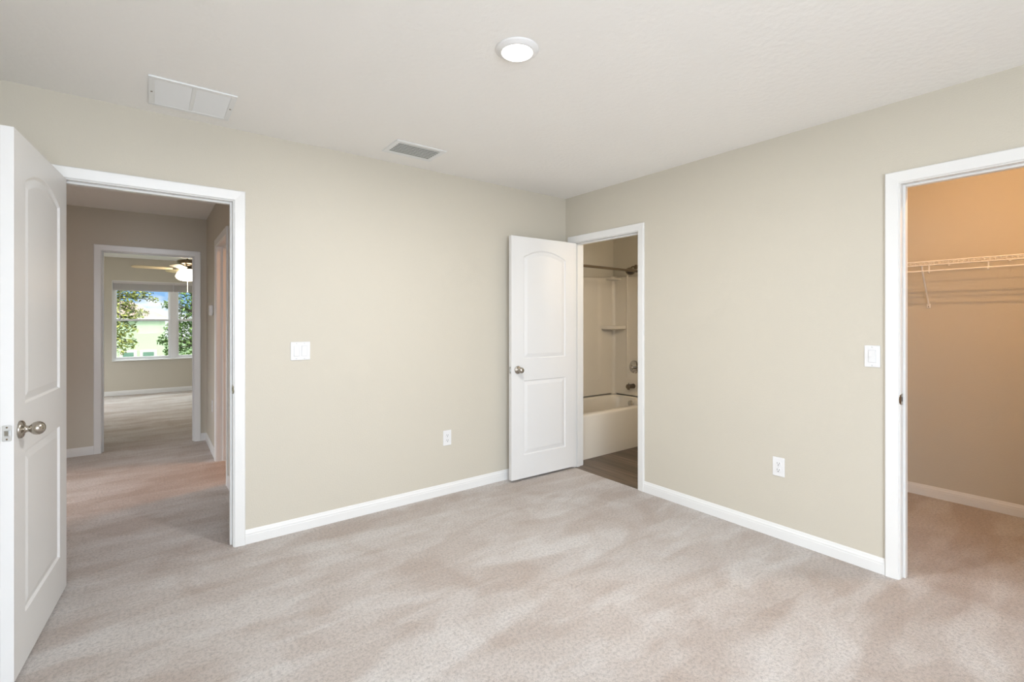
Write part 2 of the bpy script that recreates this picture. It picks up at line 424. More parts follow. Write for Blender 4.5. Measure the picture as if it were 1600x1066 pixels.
def doorway(idx, label, axis, t0, t1, u0, u1, stop_at, near=-1, sides=(1, 1), base=0.0):
    """t0..t1: wall faces; casing on faces; stop_at: distance of stop centre from t0"""
    if axis == 'y':
        Pn = lambda u, z, n: (u, t0 - n, z); Pf = lambda u, z, n: (u, t1 + n, z); bx = lambda mb, a0, a1, b0, b1, z0, z1: mb.box((a0, b0, z0), (a1, b1, z1))
    else:
        Pn = lambda u, z, n: (t0 - n, u, z); Pf = lambda u, z, n: (t1 + n, u, z); bx = lambda mb, a0, a1, b0, b1, z0, z1: mb.box((b0, a0, z0), (b1, a1, z1))
    e = struct(empty('trim_%d' % idx), label, 'door frame')
    mb = MB()
    if sides[0]: casing(mb, Pn, 0, 0, u0, u1, HEAD)
    mb.build('casing', M['trim'], e)
    if sides[1]:
        mb = MB(); casing(mb, Pf, 0, 0, u0, u1, HEAD); mb.build('casing', M['trim'], e)
    mb = MB()
    bx(mb, u0 - R, u0, t0 - 0.001, t1 + 0.001, -0.005, HEAD + R); bx(mb, u1, u1 + R, t0 - 0.001, t1 + 0.001, -0.005, HEAD + R)
    bx(mb, u0, u1, t0 - 0.001, t1 + 0.001, HEAD, HEAD + R)
    mb.build('jamb', M['trim'], e)
    s0, s1 = stop_at
    mb = MB()
    bx(mb, u0, u0 + 0.011, s0, s1, -0.005, HEAD); bx(mb, u1 - 0.011, u1, s0, s1, -0.005, HEAD); bx(mb, u0 + 0.011, u1 - 0.011, s0, s1, HEAD - 0.011, HEAD)
    bevel(mb.build('door_stop', M['trim'], e), 0.002)
    return e
t_entry = doorway(1, 'white casing around the entry doorway to the hall', 'y', 0, T, E0, E1, (0.038, 0.073))
t_bath = doorway(2, 'white casing around the bathroom doorway', 'x', 0, T, B0, B1, (0.038, 0.073))
t_clo = doorway(3, 'white casing around the closet doorway', 'x', 0, T, K0, K1, (0.038, 0.073))
t_far = doorway(4, 'casing around the far room doorway at the hall end', 'y', HY, HY + T, G0, G1, (HY + 0.047, HY + 0.082))
t_side = doorway(5, 'casing around the side doorway in the right hallway wall', 'x', HX, HX + T, Q0, Q1, (HX + 0.047, HX + 0.082))
def strike(parent, u, axis, sgn, z=0.918):
    # plate on the jamb face with a curved lip over the room edge; local build then placed
    mb = MB()
    def pt(d, t, zz): # d: depth into wall from room face, t: out of the jamb face
        return (u + sgn * t, d, zz) if axis == 'y' else (d, u + sgn * t, zz)
    # plate
    a = pt(0.004, 0.0, z - 0.028); b = pt(0.034, 0.0016, z + 0.028)
    mb.box(a, b)
    # lip, curved outline
    n = 10; v = []
    for k in range(n + 1):
        an = -PI / 2 + PI * k / n
        zz = z + 0.026 * math.sin(an); ext = 0.013 * math.cos(an)
        for t in (0.0, 0.0018): v.append(pt(0.004, t, zz))
        for t in (0.0, 0.0018): v.append(pt(0.004 - ext, t - 0.35 * ext, zz))
    f = []
    for k in range(n):
        o, q = 4 * k, 4 * k + 4
        f += [(o, o + 2, q + 2, q), (o + 1, q + 1, q + 3, o + 3), (o + 2, o + 3, q + 3, q + 2), (o, q, q + 1, o + 1)]
    mb.add(v, f)
    o = mb.build('strike_plate', M['nickel'], parent); o['label'] = 'satin nickel strike plate'
    mb = MB(); a = pt(0.012, 0.0008, z - 0.011); b = pt(0.026, 0.0020, z + 0.011); mb.box(a, b); mb.build('latch_hole', M['slot'], o)
strike(t_entry, E1, 'y', -1); strike(t_clo, K1, 'x', -1)

# ------------------------------------------------------------------ baseboards
BP = [(0.0, 0.0), (0.012, 0.0), (0.012, 0.050), (0.0105, 0.053), (0.0105, 0.062), (0.0065, 0.070), (0.0055, 0.076), (0.003, 0.083), (0.0, 0.083)]
def baseboard(name, segs, label, z=-0.001):
    mb = MB()
    for (x0, y0, x1, y1, nx, ny) in segs:
        v = [(x0 + nx * a, y0 + ny * a, z + b) for a, b in BP] + [(x1 + nx * a, y1 + ny * a, z + b) for a, b in BP]
        m = len(BP); f = [(k, (k + 1) % m, m + (k + 1) % m, m + k) for k in range(m)] + [tuple(range(m)), tuple(range(m, 2 * m))]
        mb.add(v, f)
    return struct(mb.build(name, M['trim']), label, 'baseboard')
cw = 0.062
baseboard('baseboard_left', [(E1 + cw, 0, 0, 0, 0, -1), (-3.90, 0, E0 - cw, 0, 0, -1)], 'white baseboard along the wall right of the entry door')
baseboard('baseboard_right', [(0, B0 - cw, 0, K1 + cw, -1, 0), (0, -0.012, 0, B1 + cw, -1, 0)], 'white baseboard between the bathroom and closet doorways')
baseboard('baseboard_closet', [(1.62, -1.72, 1.62, -3.85, -1, 0)], 'white baseboard along the closet back wall')
baseboard('baseboard_hall_end', [(-4.98, HY, G0 - cw, HY, 0, -1), (G1 + cw, HY, HX, HY, 0, -1)], 'baseboard on the hallway end wall beside the far doorway')
baseboard('baseboard_hall_right', [(HX, HY, HX, Q1 + cw, -1, 0), (HX, Q0 - cw, HX, T, -1, 0)], 'baseboard along the right hallway wall')
baseboard('baseboard_far_room', [(-4.80, RY, -0.50, RY, 0, -1)], 'baseboard below the far room window')

# ------------------------------------------------------------------ panel doors
def panel_depth(x, z, w):
    """moulded profile depth at (x,z) of a leaf w wide"""
    st = 0.124
    best = 0.0
    for (z0, z1, rise) in ((0.190, 0.806, 0.0), (0.985, 1.830, 0.062)):
        hw = w / 2 - st
        cx = w / 2
        top = z1
        if rise: top = z1 + rise * (1 - min(1.0, abs(x - cx) / hw) ** 2.0)
        d = min(x - st, w - st - x, z - z0, (top - z) * (0.95 if rise else 1))
        if d > 0:
            if d < 0.007: v = -0.008 * (d / 0.007)
            elif d < 0.012: v = -0.008
            elif d < 0.040:
                t = (d - 0.012) / 0.028; v = -0.008 + 0.0065 * t
            else: v = -0.0015
            best = v
    return best
def leaf(name, w, h=1.995, th=0.035):
    def axis_pts(L, marks, fine, coarse):
        pts = {0.0, L}
        k = 0
        while k * coarse < L: pts.add(round(k * coarse, 5)); k += 1
        for m, s in marks:
            for d in (0, 0.0035, 0.007, 0.012, 0.019, 0.026, 0.033, 0.040, 0.042): pts.add(round(m + s * d, 5))
        for a, b, st in fine:
            q = a
            while q < b: pts.add(round(q, 5)); q += st
        return sorted(p for p in pts if 0 <= p <= L)
    xs = axis_pts(w, [(0.124, 1), (w - 0.124, -1)], [], 0.03)
    xs = sorted(set(xs) | {round(0.124 + k * (w - 0.248) / 40, 5) for k in range(41)})
    zs = axis_pts(h, [(0.190, 1), (0.806, -1), (0.985, 1)], [(1.780, 1.900, 0.0035)], 0.06)
    nx, nz = len(xs), len(zs)
    mb = MB()
    idx = lambda i, j: j * nx + i
    for side in (0, 1):
        v = []
        for z in zs:
            for x in xs:
                d = panel_depth(x, z, w)
                y = (0 - d) if side == 0 else (th + d)
                v.append((x, y, z))
        f = [(idx(i, j), idx(i + 1, j), idx(i + 1, j + 1), idx(i, j + 1)) for j in range(nz - 1) for i in range(nx - 1)]
        mb.add(v, f)
    mb.add([(0, 0, 0), (w, 0, 0), (w, th, 0), (0, th, 0), (0, 0, h), (w, 0, h), (w, th, h), (0, th, h)],
           [(0, 1, 2, 3), (4, 5, 6, 7), (1, 2, 6, 5), (0, 3, 7, 4)])
    return mb.build(name, M['door'], None, fix=False)
KNOB = [(0.0, 0.0), (0.0325, 0.0), (0.0330, 0.003), (0.0315, 0.008), (0.0270, 0.0110), (0.0190, 0.0125), (0.0140, 0.0150), (0.0120, 0.020), (0.0115, 0.025), (0.0130, 0.0285),
        (0.0180, 0.0325), (0.0225, 0.039), (0.0248, 0.0465), (0.0243, 0.054), (0.0208, 0.0615), (0.0150, 0.0670), (0.0080, 0.0700), (0.0, 0.0710)]
def door(idx, label, w, origin, ang, knob_z=0.898):
    """origin: hinge corner of the visible face; ang: direction of the leaf; visible face is local y=0 facing -y"""
    d = leaf('door_%d' % idx, w)
    struct(d, label, 'door')
    d.location = (origin[0], origin[1], 0.020); d.rotation_euler = (0, 0, ang)
    kx = w - 0.062
    for sgn, y in ((-1, 0.0), (1, 0.035)):
        mb = MB()
        mb.lathe(KNOB, Matrix.Translation((kx, y, knob_z)) @ Matrix.Rotation(PI / 2 if sgn < 0 else -PI / 2, 4, 'X'), 40)
        o = mb.build('door_knob', M['nickel'], d, fix=True); o['label'] = 'satin nickel egg shaped door knob'
    # latch plate on the free edge
    mb = MB(); mb.rbox((w - 0.0002, 0.0050, knob_z - 0.0285), (w + 0.0016, 0.0300, knob_z + 0.0285), 0.004, axis=0)
    lp = mb.build('latch_plate', M['steel'], d); lp['label'] = 'steel latch plate'
    mb = MB()
    v = [(w + 0.0012, 0.0105, knob_z - 0.0095), (w + 0.0012, 0.0245, knob_z - 0.0095), (w + 0.0012, 0.0245, knob_z + 0.0095), (w + 0.0012, 0.0105, knob_z + 0.0095),
         (w + 0.0110, 0.0115, knob_z - 0.0085), (w + 0.0040, 0.0235, knob_z - 0.0085), (w + 0.0040, 0.0235, knob_z + 0.0085), (w + 0.0110, 0.0115, knob_z + 0.0085)]
    mb.add(v, [(0, 1, 2, 3), (4, 5, 6, 7), (0, 1, 5, 4), (1, 2, 6, 5), (2, 3, 7, 6), (3, 0, 4, 7)])
    mb.build('latch_bolt', M['steel'], lp)
    mb = MB()
    for s in (-1, 1): mb.lathe([(0.003, 0.0), (0.003, 0.0006), (0.0015, 0.001)], Matrix.Translation((w + 0.0014, 0.0175, knob_z + s * 0.021)) @ Matrix.Rotation(PI / 2, 4, 'Y'), 12)
    mb.build('screw', M['dkmetal'], lp)
    # hinges on the jamb side edge
    for hz in (0.20, 1.00, 1.79):
        mb = MB(); mb.tube([(-0.004, 0.041, hz - 0.044), (-0.004, 0.041, hz + 0.044)], 0.0062, 12)
        mb.box((-0.0022, 0.004, hz - 0.044), (-0.0002, 0.041, hz + 0.044))
        mb.build('hinge', M['nickel'], d)
    return d
# entry door: visible face runs from the hinge corner towards the viewer
a1 = math.atan2(-0.760 + 0.013, -3.435 + 3.373)
# visible face must be on the +x side: leaf direction is -y, local -y normal = rotate(-y) by ang
d1 = door(1, 'white two panel arched door standing open at the left edge', 0.750, (-3.373, -0.013), a1)
a2 = math.atan2(-0.1147 + 0.1379, -0.7096 + 0.004)
d2 = door(2, 'white two panel arched door standing open beside the bathroom', 0.706, (-0.004, -0.1379), a2)

def face_flip(d, w):
    """mirror the leaf so that its body lies on the other side of the visible face"""
    for o in [d] + [x for x in bpy.data.objects if x.parent == d or (x.parent and x.parent.parent == d)]:
        me = o.data
        for v in me.vertices: v.co.y = -v.co.y
        me.flip_normals()
# door 1: local +y for direction a1 (-y) is +x, so the body would be on the +x side: mirror
face_flip(d1, 0.75)
# door 2: direction -x, local +y is -y world (towards camera): mirror so the body is behind (+y)
face_flip(d2, 0.706)
import bmesh
for d in (d1, d2):
    for o in [d] + [x for x in bpy.data.objects if x.parent == d or (x.parent and x.parent.parent == d)]:
        bm = bmesh.new(); bm.from_mesh(o.data); bmesh.ops.remove_doubles(bm, verts=bm.verts, dist=1e-5)
        bmesh.ops.recalc_face_normals(bm, faces=bm.faces); bm.to_mesh(o.data); bm.free()

# ------------------------------------------------------------------ ceiling light
def led(loc, label):
    e = tag(empty('ceiling_light', loc), label, 'ceiling light')
    mb = MB(); mb.lathe([(0.0, 0.0), (0.090, 0.0), (0.0895, -0.003), (0.084, -0.007), (0.070, -0.0130), (0.066, -0.0155), (0.0655, -0.010), (0.0, -0.010)], None, 64)
    mb.build('trim_ring', M['plastic'], e)
    mb = MB(); mb.lathe([(0.0625, -0.0105), (0.0615, -0.0175), (0.055, -0.0215), (0.035, -0.0245), (0.0, -0.0255)], None, 64)
    mb.build('diffuser', M['lamp'], e)
    return e
led((-1.838, -1.645, H), 'round white flush ceiling light, switched on')

# ------------------------------------------------------------------ ceiling vents
e = tag(empty('return_air_grille', (-2.875, -0.305, H)), 'large square white return air grille with two louver banks', 'vent')
mb = MB()
g = 0.178
for a, b in (((-g, -g, -0.008), (g, -g + 0.026, 0)), ((-g, g - 0.026, -0.008), (g, g, 0)), ((-g, -g + 0.026, -0.008), (-g + 0.026, g - 0.026, 0)), ((g - 0.026, -g + 0.026, -0.008), (g, g - 0.026, 0)), ((-0.009, -g + 0.026, -0.007), (0.009, g - 0.026, 0))): mb.box(a, b)
fr = bevel(mb.build('frame', M['ventwhite'], e), 0.0025)
mb = MB()
y = -g + 0.030
while y < g - 0.032:
    for x0, x1 in ((-g + 0.026, -0.009), (0.009, g - 0.026)):
        mb.add([(x0, y, -0.0030), (x1, y, -0.0030), (x1, y + 0.0085, -0.0065), (x0, y + 0.0085, -0.0065), (x0, y, -0.0022), (x1, y, -0.0022), (x1, y + 0.0085, -0.0057), (x0, y + 0.0085, -0.0057)],
               [(3, 2, 1, 0), (4, 5, 6, 7), (0, 1, 5, 4), (1, 2, 6, 5), (2, 3, 7, 6), (3, 0, 4, 7)])
    y += 0.0088
mb.build('louvers', M['ventwhite'], e)
mb = MB(); mb.box((-g + 0.02, -g + 0.02, -0.0006), (g - 0.02, g - 0.02, 0.0)); mb.build('filter', M['filter'], e)
for sx in (-1, 1):
    mb = MB(); mb.lathe([(0.0045, 0), (0.0045, -0.0015), (0.002, -0.0025), (0, -0.0025)], Matrix.Translation((sx * (g - 0.013), 0.0, -0.008)), 14); mb.build('screw', M['dkmetal'], e)

e = tag(empty('supply_register', (-1.657, -0.307, H)), 'small white ceiling supply register with grey curved slats', 'vent')
mb = MB(); w_, l_ = 0.175, 0.125
iw, il = 0.143, 0.090
for a, b in (((-w_, -l_, -0.006), (w_, -il, 0)), ((-w_, il, -0.006), (w_, l_, 0)), ((-w_, -il, -0.006), (-iw, il, 0)), ((iw, -il, -0.006), (w_, il, 0))): mb.box(a, b)
bevel(mb.build('frame', M['ventwhite'], e), 0.003)
for k in range(7):
    y = -il + 0.014 + k * 0.0262
    mb = MB(); pr = []
    for q in range(6):
        t = q / 5; pr.append((y - 0.004 + 0.0070 * t, -0.0030 - 0.0032 * t ** 1.5))
    v = [(x, a, b) for x in (-iw, iw) for a, b in pr] + [(x, a + 0.001, b + 0.0010) for x in (-iw, iw) for a, b in pr]
    f = [(i, i + 1, i + 7, i + 6) for i in range(5)] + [(12 + i, 12 + i + 1, 12 + i + 7, 12 + i + 6) for i in range(5)] + [(0, 6, 18, 12), (5, 11, 23, 17)]
    mb.add(v, f, True); mb.build('slat', M['ventgrey'], e)
mb = MB(); mb.box((-iw, -il, -0.0005), (iw, il, 0.0)); mb.build('duct_shade', M['duct'], e)  # flat dark sheet, recess shade behind the slats put into its colour

# ------------------------------------------------------------------ electrical plates
def wallframe(loc, facing):
    # local x right, z up, -y out of the wall towards the room
    return {'A': (loc, (0, 0, 0)), 'B': (loc, (0, 0, -PI / 2)), 'H': (loc, (0, 0, -PI / 2))}[facing]
def plate(name, label, cat, loc, facing, kinds):
    l, r = wallframe(loc, facing)
    e = tag(empty(name, l, r), label, cat)
    w = 0.035 + 0.023 * (len(kinds) - 1)
    mb = MB(); mb.rbox((-w, 0.0, -0.0575), (w, -0.0055, 0.0575), 0.004, axis=1); bevel(mb.build('cover_plate', M['plastic'], e), 0.0008)
    for i, k in enumerate(kinds):
        cx = (i - (len(kinds) - 1) / 2) * 0.046
        if k == 'rocker' or k == 'dimmer':
            mb = MB(); mb.rbox((cx - 0.0168, -0.0050, -0.0335), (cx + 0.0168, -0.0066, 0.0335), 0.0015, axis=1); mb.build('switch_frame', M['plastic2'], e)
            mb = MB(); h = 0.0315; q = 0.0150
            if k == 'rocker':
                y0, ym, y1 = -0.0105, -0.0072, -0.0078
            else: y0, ym, y1 = -0.0078, -0.0072, -0.0105
            v = [(cx - q, -0.006, -h), (cx + q, -0.006, -h), (cx + q, -0.006, h), (cx - q, -0.006, h),
                 (cx - q, y0, -h), (cx + q, y0, -h), (cx - q, ym, 0), (cx + q, ym, 0), (cx + q, y1, h), (cx - q, y1, h)]
            mb.add(v, [(3, 2, 1, 0), (4, 5, 7, 6), (6, 7, 8, 9), (0, 1, 5, 4), (2, 3, 9, 8), (1, 2, 8, 7, 5), (3, 0, 4, 6, 9)])
            bevel(mb.build('rocker', M['plastic'], e), 0.0006)
        else:
            for s in (-1, 1):
                mb = MB(); zc = s * 0.0195
                # rounded receptacle face
                mb.rbox((cx - 0.0165, -0.0050, zc - 0.0140), (cx + 0.0165, -0.0078, zc + 0.0140), 0.009, axis=1, seg=6)
                rc = mb.build('receptacle', M['plastic'], e)
                mb = MB()
                mb.box((cx - 0.0078, -0.0076, zc - 0.001), (cx - 0.0052, -0.0081, zc + 0.0075)); mb.box((cx + 0.0052, -0.0076, zc - 0.001), (cx + 0.0078, -0.0081, zc + 0.0065))
                mb.lathe([(0.0030, 0.0), (0.0030, 0.0005), (0, 0.0005)], Matrix.Translation((cx, -0.0077, zc - 0.0078)) @ Matrix.Rotation(PI / 2, 4, 'X'), 12)
                mb.build('slots', M['slot'], rc)
    zs = (0.0,) if kinds[0] == 'outlet' else (-0.048, 0.048)
    for i in range(len(kinds)):
        cx = (i - (len(kinds) - 1) / 2) * 0.046
        for z in zs:
            mb = MB(); mb.lathe([(0.003, 0), (0.003, 0.0008), (0.0, 0.0014)], Matrix.Translation((cx, -0.0055, z)) @ Matrix.Rotation(PI / 2, 4, 'X'), 12); mb.build('screw', M['plastic2'], e)
    return e
plate('light_switch', 'white double rocker light switch right of the entry door', 'light switch', (-2.291, 0, 1.130), 'A', ['rocker', 'dimmer'])
plate('light_switch', 'white single rocker light switch left of the closet doorway', 'light switch', (0, -2.341, 1.132), 'B', ['dimmer'])
plate('wall_outlet', 'white duplex outlet low on the wall left of the open bathroom door', 'outlet', (-1.240, 0, 0.428), 'A', ['outlet'])
plate('wall_outlet', 'white duplex outlet low on the wall between bathroom and closet doorways', 'outlet', (0, -1.869, 0.433), 'B', ['outlet'])
plate('wall_outlet', 'outlet low on the right hallway wall below the thermostat', 'outlet', (HX, 2.42, 0.465), 'H', ['outlet'])
# thermostat
l, r = wallframe((HX, 2.42, 1.425), 'H')
e = tag(empty('thermostat', l, r), 'small white thermostat on the right hallway wall', 'thermostat')
mb = MB(); mb.rbox((-0.060, 0.0, -0.052), (0.060, -0.030, 0.052), 0.008, axis=1); bevel(mb.build('housing', M['plastic'], e), 0.002)
mb = MB(); mb.rbox((-0.032, -0.030, -0.016), (0.032, -0.0312, 0.030), 0.003, axis=1); mb.build('display', M['plastic2'], e)
mb = MB(); mb.box((-0.0612, -0.010, -0.020), (-0.0600, -0.018, -0.004)); mb.build('slider', M['slot'], e)

# ------------------------------------------------------------------ closet wire shelf
SX0, SX1 = 1.322, 1.618; SY0, SY1 = -3.84, -1.73; SZ = 1.738
e = tag(empty('wire_shelf', (SX1, -2.8, SZ)), 'white ventilated wire shelf with hanging rod on the closet wall', 'shelf')
def W_(mb_, pts, r, n=6): mb_.tube([(x - SX1, y + 2.8, z - SZ) for x, y, z in pts], r, n)
mb = MB(); y = SY1 - 0.01; k = 0
while y > SY0:
    W_(mb, [(SX1 - 0.002, y, SZ + 0.003), (SX0, y, SZ + 0.003), (SX0 - 0.0015, y, SZ - 0.001), (SX0 - 0.0015, y, SZ - 0.028)], 0.0014, 5)
    y -= 0.0254
mb.build('wire_deck', M['wire'], e)
for (x, z, r_) in ((SX0, SZ, 0.0044), (SX0, SZ - 0.026, 0.0040), (1.42, SZ, 0.0024), (1.52, SZ, 0.0024), (SX1 - 0.003, SZ, 0.0026)):
    mb = MB(); W_(mb, [(x, SY0, z), (x, SY1, z)], r_, 8); mb.build('support_wire', M['wire'], e)
mb = MB(); W_(mb, [(SX0 + 0.004, SY0, SZ - 0.066), (SX0 + 0.004, SY1, SZ - 0.066)], 0.0046, 10); o = mb.build('hanging_rod', M['wire'], e)
for y in (-2.296, -2.595, -2.90, -3.20, -3.50):
    mb = MB()
    W_(mb, [(SX0, y, SZ - 0.026), (SX0 + 0.0085, y, SZ - 0.040), (SX0 + 0.0095, y, SZ - 0.072), (SX0 + 0.004, y, SZ - 0.082), (SX0 - 0.003, y, SZ - 0.078), (SX0 - 0.004, y, SZ - 0.068)], 0.0042, 8)
    mb.build('rod_hook', M['wire'], e)
for y in (-2.235, -2.85, -3.46):
    mb = MB()
    W_(mb, [(SX0 + 0.006, y - 0.022, SZ - 0.026), (SX0 + 0.02, y - 0.020, SZ - 0.050), (SX1 - 0.010, y, SZ - 0.292), (SX1 - 0.004, y, SZ - 0.302)], 0.0056, 8)
    b_ = mb.build('brace', M['wire'], e)
    mb = MB(); mb.rbox((-0.010, y + 2.8 - 0.012, -0.322), (0.0018, y + 2.8 + 0.012, -0.290), 0.003, axis=0); mb.build('foot', M['wire'], b_)
    mb = MB(); mb.lathe([(0.0035, 0.0), (0.0035, 0.002), (0.0, 0.0025)], Matrix.Translation((-0.010, y + 2.8, -0.312)) @ Matrix.Rotation(-PI / 2, 4, 'Y'), 12); mb.build('screw', M['dkmetal'], b_)
for y in (-2.05, -2.35, -2.66, -2.96, -3.26):
    mb = MB(); mb.rbox((-0.011, y + 2.8 - 0.006, -0.013), (0.0018, y + 2.8 + 0.006, 0.006), 0.002, axis=0); mb.build('wall_clip', M['wire'], e)

# ------------------------------------------------------------------ bathroom
BXW, BYW = 1.545, 0.765       # surround faces
# bathtub: deck with a sunken basin, plain apron
e = tag(empty('bathtub', (0.85, 0.38, -0.006)), 'white alcove bathtub with plain apron', 'bathtub')
def tubmesh():
    mb = MB()
    x0, x1, y0, y1, zt = 0.125, BXW + 0.02, 0.0, BYW + 0.020, 0.425
    N = 64
    def rr(hx, hy, r, cx, cy, z):
        pts = []
        for k in range(N):
            a = 2 * PI * k / N; ca, sa = math.cos(a), math.sin(a)
            p = 2 / 5.0
            pts.append((cx + hx * abs(ca) ** p * (1 if ca >= 0 else -1), cy + hy * abs(sa) ** p * (1 if sa >= 0 else -1), z))
        return pts
    def rect(z, ins=0):
        pts = []
        cx, cy = (x0 + x1) / 2, (y0 + y1) / 2; hx, hy = (x1 - x0) / 2 - ins, (y1 - y0) / 2 - ins
        for k in range(N):
            a = 2 * PI * k / N; ca, sa = math.cos(a), math.sin(a)
            s = 1 / max(abs(ca) / 1, abs(sa) / 1); pts.append((cx + hx * ca * s, cy + hy * sa * s, z))
        return pts
    cx, cy = (x0 + x1) / 2, (y0 + y1) / 2 + 0.005
    loops = [rect(0.0, 0.012), rect(0.06, 0.008), rect(zt - 0.02, 0.0), rect(zt - 0.006, 0.002), rect(zt, 0.008),
             rr(0.665, 0.322, 0, cx, cy, zt + 0.002), rr(0.650, 0.308, 0, cx, cy, zt - 0.004), rr(0.640, 0.298, 0, cx, cy, zt - 0.02),
             rr(0.625, 0.285, 0, cx, cy, zt - 0.10), rr(0.60, 0.265, 0, cx, cy, zt - 0.22), rr(0.565, 0.235, 0, cx, cy, zt - 0.315), rr(0.50, 0.18, 0, cx, cy, zt - 0.345), rr(0.25, 0.09, 0, cx, cy, zt - 0.35)]
    v = [(p[0] - 0.85, p[1] - 0.38, p[2]) for l in loops for p in l]
    f = [(i * N + k, i * N + (k + 1) % N, (i + 1) * N + (k + 1) % N, (i + 1) * N + k) for i in range(len(loops) - 1) for k in range(N)]
    f.append(tuple((len(loops) - 1) * N + k for k in range(N)))
    mb.add(v, f, True)
    return mb
o = tubmesh().build('basin', M['acrylic'], e)
m_ = o.modifiers.new('edge', 'EDGE_SPLIT'); m_.split_angle = math.radians(50)
mb = MB(); mb.lathe([(0.038, 0.0), (0.038, 0.006), (0.030, 0.012), (0.012, 0.015), (0, 0.015)], Matrix.Translation((BXW - 0.085 - 0.85, 0.43 - 0.38, 0.352)) @ Matrix.Rotation(-PI / 2, 4, 'Y'), 32)
o = mb.build('overflow_plate', M['chrome'], e); o['label'] = 'chrome overflow plate'

# surround
e = tag(empty('shower_surround', (BXW, BYW, 0.42)), 'glossy white acrylic shower wall surround above the tub', 'shower surround')
def sv(x, y, z): return (x - BXW, y - BYW, z - 0.42)
def wavy_panel(name, along, parent):
    """panel with gently scalloped top edge and moulded columns"""
    mb = MB()
    if along == 'x':
        us = [0.125 + k * (BXW - 0.125) / 60 for k in range(61)]
    else:
        us = [0.0 + k * BYW / 40 for k in range(41)]
    zs = [0.010, 0.014, 0.02, 0.10, 0.185, 0.20, 0.215, 0.6, 0.795, 0.81, 1.0, 1.2, 1.39, 1.405, 1.413, 1.418]
    L = us[-1] - us[0]
    v = []; nu = len(us)
    for z in zs:
        for u in us:
            t = (u - us[0]) / L
            top = 1.418 + (0.028 * (abs(2 * t - 1) ** 2.5) if along == 'x' else 0.022 * t)
            zz = z if z < 1.3 else z + (top - 1.418)
            # recess of the middle field
            def sm(a, b, q): q = max(0, min(1, (q - a) / (b - a))); return q * q * (3 - 2 * q)
            if along == 'x': col = sm(0.16, 0.19, t) * (1 - sm(0.80, 0.83, t))
            else: col = sm(0.10, 0.14, t) * (1 - sm(0.66, 0.70, t))
            dep = 0.010 - 0.010 * col * sm(0.20, 0.23, z)
            if z >= 1.413: dep -= 0.006
            if z >= 1.418: dep = -0.012
            v.append(sv(u, BYW - dep, 0.42 + zz) if along == 'x' else sv(BXW - dep, u, 0.42 + zz))
    f = [(j * nu + i, j * nu + i + 1, (j + 1) * nu + i + 1, (j + 1) * nu + i) for j in range(len(zs) - 1) for i in range(nu - 1)]
    mb.add(v, f, True)
    o = mb.build(name, M['acrylic'], parent)
    s = o.modifiers.new('thick', 'SOLIDIFY'); s.thickness = 0.004; s.offset = 0
    return o
wavy_panel('back_panel', 'x', e)
wavy_panel('end_panel', 'y', e)
# rounded corner cove
mb = MB(); rc = 0.05; v = []
n = 10
for z in (0.42, 1.866):
    for k in range(n + 1):
        a = PI / 2 * k / n
        v.append(sv(BXW - 0.010 - rc + rc * math.sin(a), BYW - 0.010 - rc + rc * math.cos(a), z))
mb.add(v, [(k, k + 1, n + 1 + k + 1, n + 1 + k) for k in range(n)], True)
mb.build('corner_cove', M['acrylic'], e)
# end trim rib
mb = MB(); mb.tube([sv(BXW - 0.008, 0.545, 0.64), sv(BXW - 0.008, 0.545, 1.865)], 0.011, 12); mb.build('rib', M['acrylic'], e)
# corner shelves
def corner_shelf(z, ax, ay, th):
    mb = MB(); n = 16; v = []
    for zz, sc in ((z, 0.90), (z + 0.008, 1.0), (z + th, 1.0), (z + th + 0.006, 0.97)):
        v.append(sv(BXW - 0.004, BYW - 0.004, zz))
        for k in range(n + 1):
            a = PI / 2 * k / n
            p = 2 / 3.0
            v.append(sv(BXW - 0.004 - ax * sc * math.cos(a) ** p, BYW - 0.004 - ay * sc * math.sin(a) ** p, zz))
    m = n + 2
    f = [(i * m + k, i * m + (k + 1) % m, (i + 1) * m + (k + 1) % m, (i + 1) * m + k) for i in range(3) for k in range(m)]
    f += [tuple(range(m)), tuple(3 * m + k for k in range(m))]
    mb.add(v, f); bevel(mb.build('corner_shelf', M['acrylic'], e), 0.003)
corner_shelf(1.215, 0.235, 0.20, 0.040)
corner_shelf(1.815, 0.15, 0.13, 0.016)

# valve, spout, shower head, rod
def frameX(x, y, z): return Matrix.Translation((x, y, z)) @ Matrix.Rotation(-PI / 2, 4, 'Y')
VY = 0.440
e = tag(empty('shower_valve', (BXW, VY, 0.770)), 'round chrome shower valve with handle on the surround', 'valve')
mb = MB(); mb.lathe([(0.078, 0.0), (0.078, 0.004), (0.070, 0.012), (0.045, 0.017), (0.032, 0.020), (0, 0.020)], frameX(0, 0, 0), 40); mb.build('escutcheon', M['chrome'], e)
mb = MB(); mb.lathe([(0.026, 0.018), (0.024, 0.045), (0.030, 0.055), (0.026, 0.066), (0, 0.070)], frameX(0, 0, 0), 24)
mb.tube([(-0.055, 0.0, 0.0), (-0.062, -0.03, 0.018), (-0.066, -0.062, 0.028)], [0.010, 0.008, 0.006], 10); mb.build('handle', M['chrome'], e)
e = tag(empty('tub_spout', (BXW, VY + 0.01, 0.545)), 'brushed metal tub spout above the overflow plate', 'spout')
mb = MB(); mb.lathe([(0.027, 0.0), (0.030, 0.012), (0.027, 0.03), (0.026, 0.085), (0.030, 0.112), (0.024, 0.122), (0, 0.124)], frameX(0, 0, 0), 28)
mb.tube([(-0.102, 0, -0.015), (-0.104, 0, -0.036)], 0.016, 14); mb.build('spout_body', M['dkmetal'], e)
mb = MB(); mb.tube([(-0.100, 0, 0.028), (-0.100, 0, 0.043)], [0.004, 0.006], 10); mb.build('diverter_knob', M['dkmetal'], e)
